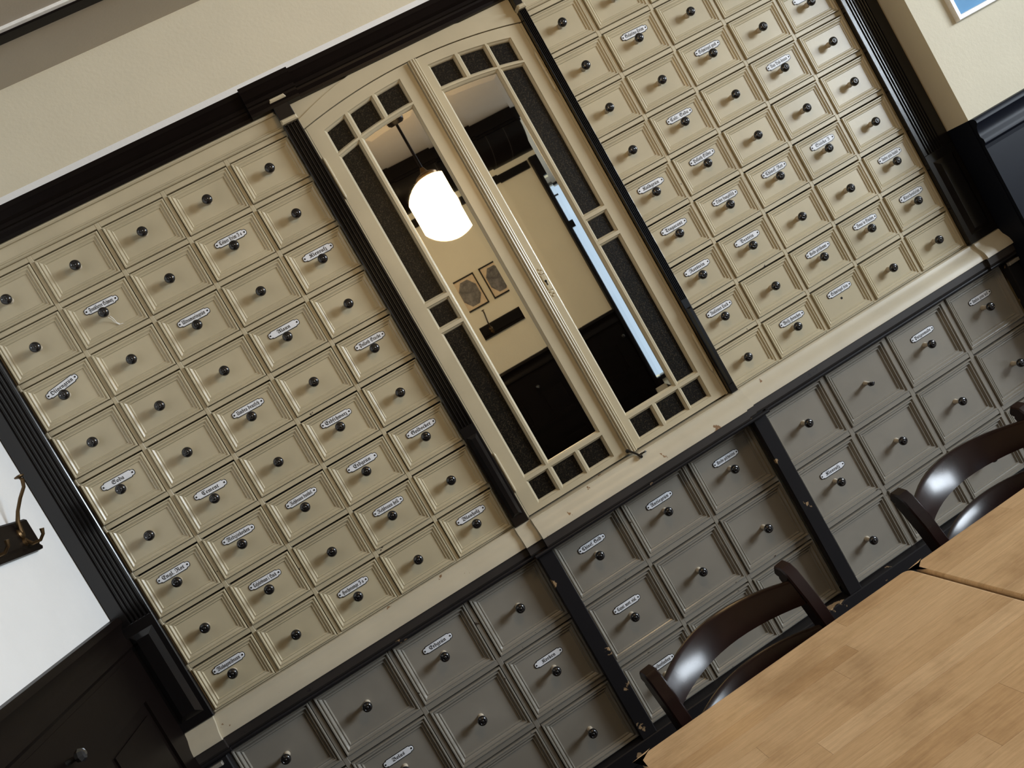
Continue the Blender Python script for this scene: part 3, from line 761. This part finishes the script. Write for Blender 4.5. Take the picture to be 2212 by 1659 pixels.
part('hook_staple', STAPLE, 'iron', bpy.data.objects['ledge'], label='small iron staple for the hook')

# ------------------------------------------------------------------ pendant lamp (lights the wall, seen in the mirror)
GX, GY, GZ = 0.716, -1.470, -0.050
lamp = thing('pendant_lamp', (GX, GY, GZ - 0.168), 'glowing white globe pendant on a brown rod over the tables', 'lamp')
prof = [(0.168 * math.sin(math.pi * k / 20) + (0.0005 if k in (0, 20) else 0), -0.168 * math.cos(math.pi * k / 20)) for k in range(19)]
part('globe', MB().lathe(prof, 'z', (GX, GY, GZ), 32), 'globe', lamp, sm=60, weld=True)
part('gallery', MB().lathe([(0.056, 0.155), (0.058, 0.170), (0.050, 0.178), (0.020, 0.190), (0.0095, 0.215)], 'z', (GX, GY, GZ), 24), 'brass', lamp, sm=40)
part('rod', MB().lathe([(0.0075, 0.205), (0.0075, CEIL - GZ - 0.02)], 'z', (GX, GY, GZ), 12), 'brown', lamp, sm=40)
part('ceiling_rose', MB().lathe([(0.012, CEIL - GZ - 0.045), (0.045, CEIL - GZ - 0.020), (0.050, CEIL - GZ - 0.001)], 'z', (GX, GY, GZ), 24), 'brown', lamp, sm=40)

# ------------------------------------------------------------------ tables
def clip(poly, a, b2, c):
    """keep the side a*x + b*y <= c of a convex polygon"""
    out = []
    for i in range(len(poly)):
        p, q = poly[i], poly[(i + 1) % len(poly)]
        dp, dq = a * p[0] + b2 * p[1] - c, a * q[0] + b2 * q[1] - c
        if dp <= 0: out.append(p)
        if dp * dq < 0:
            t = dp / (dp - dq); out.append((p[0] + (q[0] - p[0]) * t, p[1] + (q[1] - p[1]) * t))
    return out
def table(x0, x1, y0, y1, zt, lab, seed):
    rnd = random.Random(seed)
    t = thing('dining_table', ((x0 + x1) / 2, (y0 + y1) / 2, FLR), lab, 'table', 'beech tables in front of the drawers')
    R = 0.020; th = 0.028
    out = []
    for cx, cy, a0 in ((x1 - R, y1 - R, 0), (x0 + R, y1 - R, 90), (x0 + R, y0 + R, 180), (x1 - R, y0 + R, 270)):
        for k in range(6):
            a = math.radians(a0 + 18 * k); out.append((cx + R * math.cos(a), cy + R * math.sin(a)))
    onb = lambda p, q: (min(abs(p[0] - x0), abs(p[0] - x1)) < R and min(abs(p[1] - y0), abs(p[1] - y1)) < R * 1.01) or \
        any(abs(p[i] - v) < 1e-5 and abs(q[i] - v) < 1e-5 for i, v in ((0, x0), (0, x1), (1, y0), (1, y1)))
    rows = []; y = y1
    while y > y0 + 1e-4:
        w = rnd.choice((0.042, 0.046, 0.050, 0.055))
        if y - w - y0 < 0.03: w = y - y0
        rows.append((y - w, y)); y -= w
    for ya, yb in rows:
        cuts = [x0, x1]
        if rnd.random() < 0.55: cuts.insert(1, x0 + (x1 - x0) * rnd.uniform(0.25, 0.75))
        for k in range(len(cuts) - 1):
            P = out
            for a, b2, c in ((-1, 0, -cuts[k]), (1, 0, cuts[k + 1]), (0, -1, -ya), (0, 1, yb)):
                P = clip(P, a, b2, c)
            Q = []
            for p in P:
                if not Q or math.dist(p, Q[-1]) > 1e-5: Q.append(p)
            if math.dist(Q[0], Q[-1]) < 1e-5: Q.pop()
            n = len(Q)
            def inset(f):
                r = []
                for i in range(n):
                    p0, p1, p2 = Vector(Q[i - 1]), Vector(Q[i]), Vector(Q[(i + 1) % n])
                    d1 = f if onb(Q[i - 1], Q[i]) else 0.0002; d2 = f if onb(Q[i], Q[(i + 1) % n]) else 0.0002
                    e1, e2 = (p1 - p0).normalized(), (p2 - p1).normalized()
                    n1, n2 = Vector((-e1.y, e1.x)), Vector((-e2.y, e2.x))
                    cr = e1.x * e2.y - e1.y * e2.x
                    if abs(cr) < 0.05: r.append(tuple(p1 + n2 * d2))
                    else: r.append(tuple(p1 + (e2 * d1 - e1 * d2) / cr))
                return r
            rs = []
            for dz, f in ((-th, 0.003), (-th + 0.003, 0.0), (-0.0055, 0.0), (-0.0025, 0.0010), (-0.0006, 0.0030), (0.0, 0.0055)):
                ring = Q if f == 0 else inset(f)
                rs.append([(p[0], p[1], zt + dz) for p in ring])
            b = MB().rings(rs)
            part('stave', b, 'beech', t)
    for sx in (x0 + 0.06, x1 - 0.06):
        for sy in (y0 + 0.06, y1 - 0.06):
            part('leg', MB().ext_z([(sx - 0.028, sy - 0.028), (sx + 0.028, sy - 0.028), (sx + 0.028, sy + 0.028), (sx - 0.028, sy + 0.028)], FLR, zt - th), 'chair', t)
    for a in ((x0 + 0.09, x1 - 0.09, y1 - 0.072, y1 - 0.048), (x0 + 0.09, x1 - 0.09, y0 + 0.048, y0 + 0.072), (x0 + 0.048, x0 + 0.072, y0 + 0.09, y1 - 0.09), (x1 - 0.072, x1 - 0.048, y0 + 0.09, y1 - 0.09)):
        part('apron', MB().box(*a, zt - th - 0.075, zt - th), 'chair', t)
TZ = -1.600
table(-0.004, 0.677, -1.72, -0.910, TZ, 'nearer beech table, its corner and long edge at the bottom of the picture', 5)
table(0.684, 1.365, -1.72, -0.912, TZ, 'farther beech table at the right edge, beyond the narrow gap', 8)

# ------------------------------------------------------------------ chairs
def chair_meshes():
    P = {}
    def post(sx):
        path = [(0.190, 0.0), (0.178, 0.25), (0.180, 0.45), (0.186, 0.55), (0.200, 0.65), (0.222, 0.735), (0.246, 0.795), (0.253, 0.806), (0.261, 0.810), (0.269, 0.805)]
        rs = []
        for i, (y, z) in enumerate(path):
            k = 1.0 if i < 7 else (0.92, 0.72, 0.3)[i - 7]
            dep = (0.042 if z > 0.3 else 0.030) * (1 if i < 7 else k); hw = 0.0160
            # section turned with the curve of the post
            y2, z2 = path[min(i + 1, len(path) - 1)]; y1_, z1_ = path[max(i - 1, 0)]
            ty, tz = y2 - y1_, z2 - z1_; L = math.hypot(ty, tz); ty, tz = ty / L, tz / L
            ny, nz = tz, -ty
            c = 0.0035
            sec = [(-hw + c, -dep / 2), (hw - c, -dep / 2), (hw, -dep / 2 + c), (hw, dep / 2 - c), (hw - c, dep / 2), (-hw + c, dep / 2), (-hw, dep / 2 - c), (-hw, -dep / 2 + c)]
            rs.append([(sx + u, y + w * ny, z + w * nz) for u, w in sec])
        return MB().rings(rs)
    P['back_post'] = [(post(-0.200), 30), (post(0.200), 30)]
    def rail(z0, z1, yoff, th, bow, crown):
        rs = []
        for k in range(15):
            s = -1 + 2 * k / 14; x = 0.186 * s
            def yy(z): return 0.186 + max(0, (z - 0.55)) ** 1.5 * 0.42
            b_ = bow * (1 - s * s)
            r = 0.007; zt_ = z1 + crown * (1 - s * s)
            z0_ = z0 + crown * 0.25 * (1 - s * s)
            rs.append([(x, yy(z0) + b_ - th / 2, z0_), (x, yy(zt_) + b_ - th / 2, zt_ - r), (x, yy(zt_) + b_ - th / 2 + r, zt_), (x, yy(zt_) + b_ + th / 2 - r, zt_), (x, yy(zt_) + b_ + th / 2, zt_ - r), (x, yy(z0) + b_ + th / 2, z0_)])
        return MB().rings(rs)
    P['crest_rail'] = [(rail(0.735, 0.790, 0, 0.020, 0.066, 0.013), 35)]
    P['back_slat'] = [(rail(0.622, 0.682, 0, 0.018, 0.060, 0.008), 35)]
    def seat():
        rs = []
        for dz, g in ((0.425, 0.004), (0.430, 0.0), (0.446, 0.0), (0.452, 0.004), (0.455, 0.012)):
            ring = []
            for cx, cy, a0 in ((0.180, 0.155, 0), (-0.180, 0.155, 90), (-0.175, -0.175, 180), (0.175, -0.175, 270)):
                for k in range(5):
                    a = math.radians(a0 + 22.5 * k); ring.append((cx + (0.03 - g) * math.cos(a), cy + (0.03 - g) * math.sin(a), dz))
            rs.append(ring)
        return MB().rings(rs)
    P['seat'] = [(seat(), 30)]
    def leg(sx):
        return MB().rings([[(sx * k + a * w, -0.175 + c * w, z) for a, c in ((-1, -1), (1, -1), (1, 1), (-1, 1))] for z, w, k in ((0.0, 0.013, 1.03), (0.425, 0.018, 1.0))])
    P['leg'] = [(leg(-0.172), None), (leg(0.172), None)]
    P['seat_rail'] = [(MB().box(-0.155, 0.155, -0.187, -0.167, 0.365, 0.425), None), (MB().box(-0.160, 0.160, 0.168, 0.186, 0.365, 0.425), None),
                      (MB().box(-0.186, -0.168, -0.160, 0.166, 0.365, 0.425), None), (MB().box(0.168, 0.186, -0.160, 0.166, 0.365, 0.425), None)]
    P['stretcher'] = [(MB().box(-0.184, -0.170, -0.160, 0.168, 0.175, 0.200), None), (MB().box(0.170, 0.184, -0.160, 0.168, 0.175, 0.200), None), (MB().box(-0.170, 0.170, -0.010, 0.006, 0.177, 0.198), None)]
    return P
c1 = thing('dining_chair', (0.352, -0.998, FLR), 'dark stained chair with curved back rail pushed under the nearer table', 'chair', 'dark chairs between the tables and the drawers', math.radians(8.5))
PC = chair_meshes()
for nm, lst in PC.items():
    for mb, sm in lst:
        me = mesh_of(nm, mb, 'chair', sm)
        o = bpy.data.objects.new(nm, me); COL.objects.link(o); o.parent = c1
c2 = c1.copy(); COL.objects.link(c2); c2.location = (1.050, -0.985, FLR); c2.rotation_euler = (0, 0, math.radians(3.5))
c2['label'] = 'dark stained chair with curved back rail at the farther table, cut by the right edge'
for ch in list(c1.children):
    d = ch.copy(); COL.objects.link(d); d.parent = c2

# ------------------------------------------------------------------ coat racks
def coat_rack(origin, axis, length, lab, hooks):
    """board with brass double hooks; local x along the board, local -y out of the wall"""
    rz = math.radians(90) if axis == 'left' else math.radians(180)
    t = thing('coat_rack', origin, lab, 'coat rack', 'coat racks on the walls', rz)
    def lp(nm, mb, mat, sm=None, parent=t, label=None):
        me = mesh_of(nm, mb, mat, sm); o = bpy.data.objects.new(nm, me); COL.objects.link(o); o.parent = parent
        if label: o['label'] = label
        return o
    h = 0.088
    prof = [(0.0, -h / 2), (-0.016, -h / 2), (-0.019, -h / 2 + 0.006), (-0.015, -h / 2 + 0.014), (-0.018, -h / 2 + 0.020), (-0.018, h / 2 - 0.005), (-0.013, h / 2), (0.0, h / 2)]
    lp('board', MB().ext_x(prof, -length / 2, length / 2), 'brown')
    for hx in hooks:
        b = MB().lathe([(0.002, -0.026), (0.010, -0.025), (0.014, -0.021), (0.015, -0.017)], 'y', (hx, 0, 0.008), 12)
        b.lathe([(0.002, -0.025), (0.009, -0.024), (0.012, -0.017)], 'y', (hx, 0, -0.014), 12)
        b.tube([(hx, -0.022, 0.010), (hx, -0.028, 0.038), (hx, -0.040, 0.060), (hx, -0.060, 0.085), (hx, -0.080, 0.105), (hx, -0.086, 0.122), (hx, -0.082, 0.130)], [0.0065, 0.0052, 0.0042, 0.0042, 0.0042, 0.0050, 0.0035], 8)
        b.lathe([(0.004, 0.128), (0.011, 0.131), (0.0115, 0.134), (0.004, 0.1365)], 'z', (hx, -0.083, 0), 12)
        b.tube([(hx, -0.022, -0.014), (hx, -0.032, -0.026), (hx, -0.050, -0.028), (hx, -0.062, -0.018), (hx, -0.066, -0.004)], [0.006, 0.005, 0.0042, 0.004, 0.0055], 8)
        lp('hook', b, 'brass', 35, label='old brass double coat hook')
    return t
coat_rack((-1.0, -0.545, -0.607), 'left', 0.71, 'dark coat rack board with brass hooks on the white left wall', (0.28, 0.085, -0.11, -0.29))
bx, bz = LX(1.05, -0.650)
coat_rack((bx, YF, bz), 'front', 0.36, 'dark coat rack seen in the left mirror under two framed photographs', (0.085,))

# ------------------------------------------------------------------ pictures
t = thing('framed_poster', (2.40, RY, -0.60), 'blue poster in a thin white frame on the bright right wall', 'picture')
X0, X1, Z0, Z1 = 2.183, 2.75, -0.605, 0.10
fb = MB().rect_profile(X1 - X0, Z1 - Z0, [(0, RY), (0, RY - 0.016), (0.002, RY - 0.018), (0.014, RY - 0.018), (0.016, RY - 0.014), (0.018, RY - 0.004)], (X0 + X1) / 2, (Z0 + Z1) / 2)
fb.f.pop(); fb.m.pop()
part('frame', fb, 'white_frame', t, fix=True)
part('poster', MB().box(X0 + 0.015, X1 - 0.015, RY - 0.006, RY - 0.002, Z0 + 0.015, Z1 - 0.015), 'poster', t)
for (xa, xb), lab, oc in (((0.865, 1.046), 'left framed octagonal photograph seen in the left mirror', 0.955), ((1.093, 1.268), 'right framed octagonal photograph seen in the left mirror', 1.18)):
    x0, z0 = LX(xa, -0.471); x1, z1 = LX(xb, -0.225); cx, cz = (x0 + x1) / 2, (z0 + z1) / 2
    t = thing('framed_photograph', (cx, YF, z0), lab, 'picture', 'framed photographs on the opposite wall')
    w, h = x1 - x0, z1 - z0
    fb = MB().box(x0, x1, YF, YF + 0.014, z0, z0 + 0.009).box(x0, x1, YF, YF + 0.014, z1 - 0.009, z1).box(x0, x0 + 0.007, YF, YF + 0.014, z0, z1).box(x1 - 0.007, x1, YF, YF + 0.014, z0, z1)
    part('frame', fb, 'brown', t)
    part('mount', MB().box(x0 + 0.006, x1 - 0.006, YF, YF + 0.006, z0 + 0.006, z1 - 0.006), 'mount', t)
    a, c = w * 0.40, h * 0.40
    oct_ = [(cx + a * math.cos(math.radians(22.5 + 45 * k)) * 1.05, cz + c * math.sin(math.radians(22.5 + 45 * k)) * 1.05) for k in range(8)]
    part('print', MB().ext_y(oct_, YF + 0.0055, YF + 0.0085), 'photo', t)

# ------------------------------------------------------------------ stand everything on the floor
for o in SC.objects:
    if o.parent is None and o.type in {'MESH', 'EMPTY'}:
        o.location.z += ZO
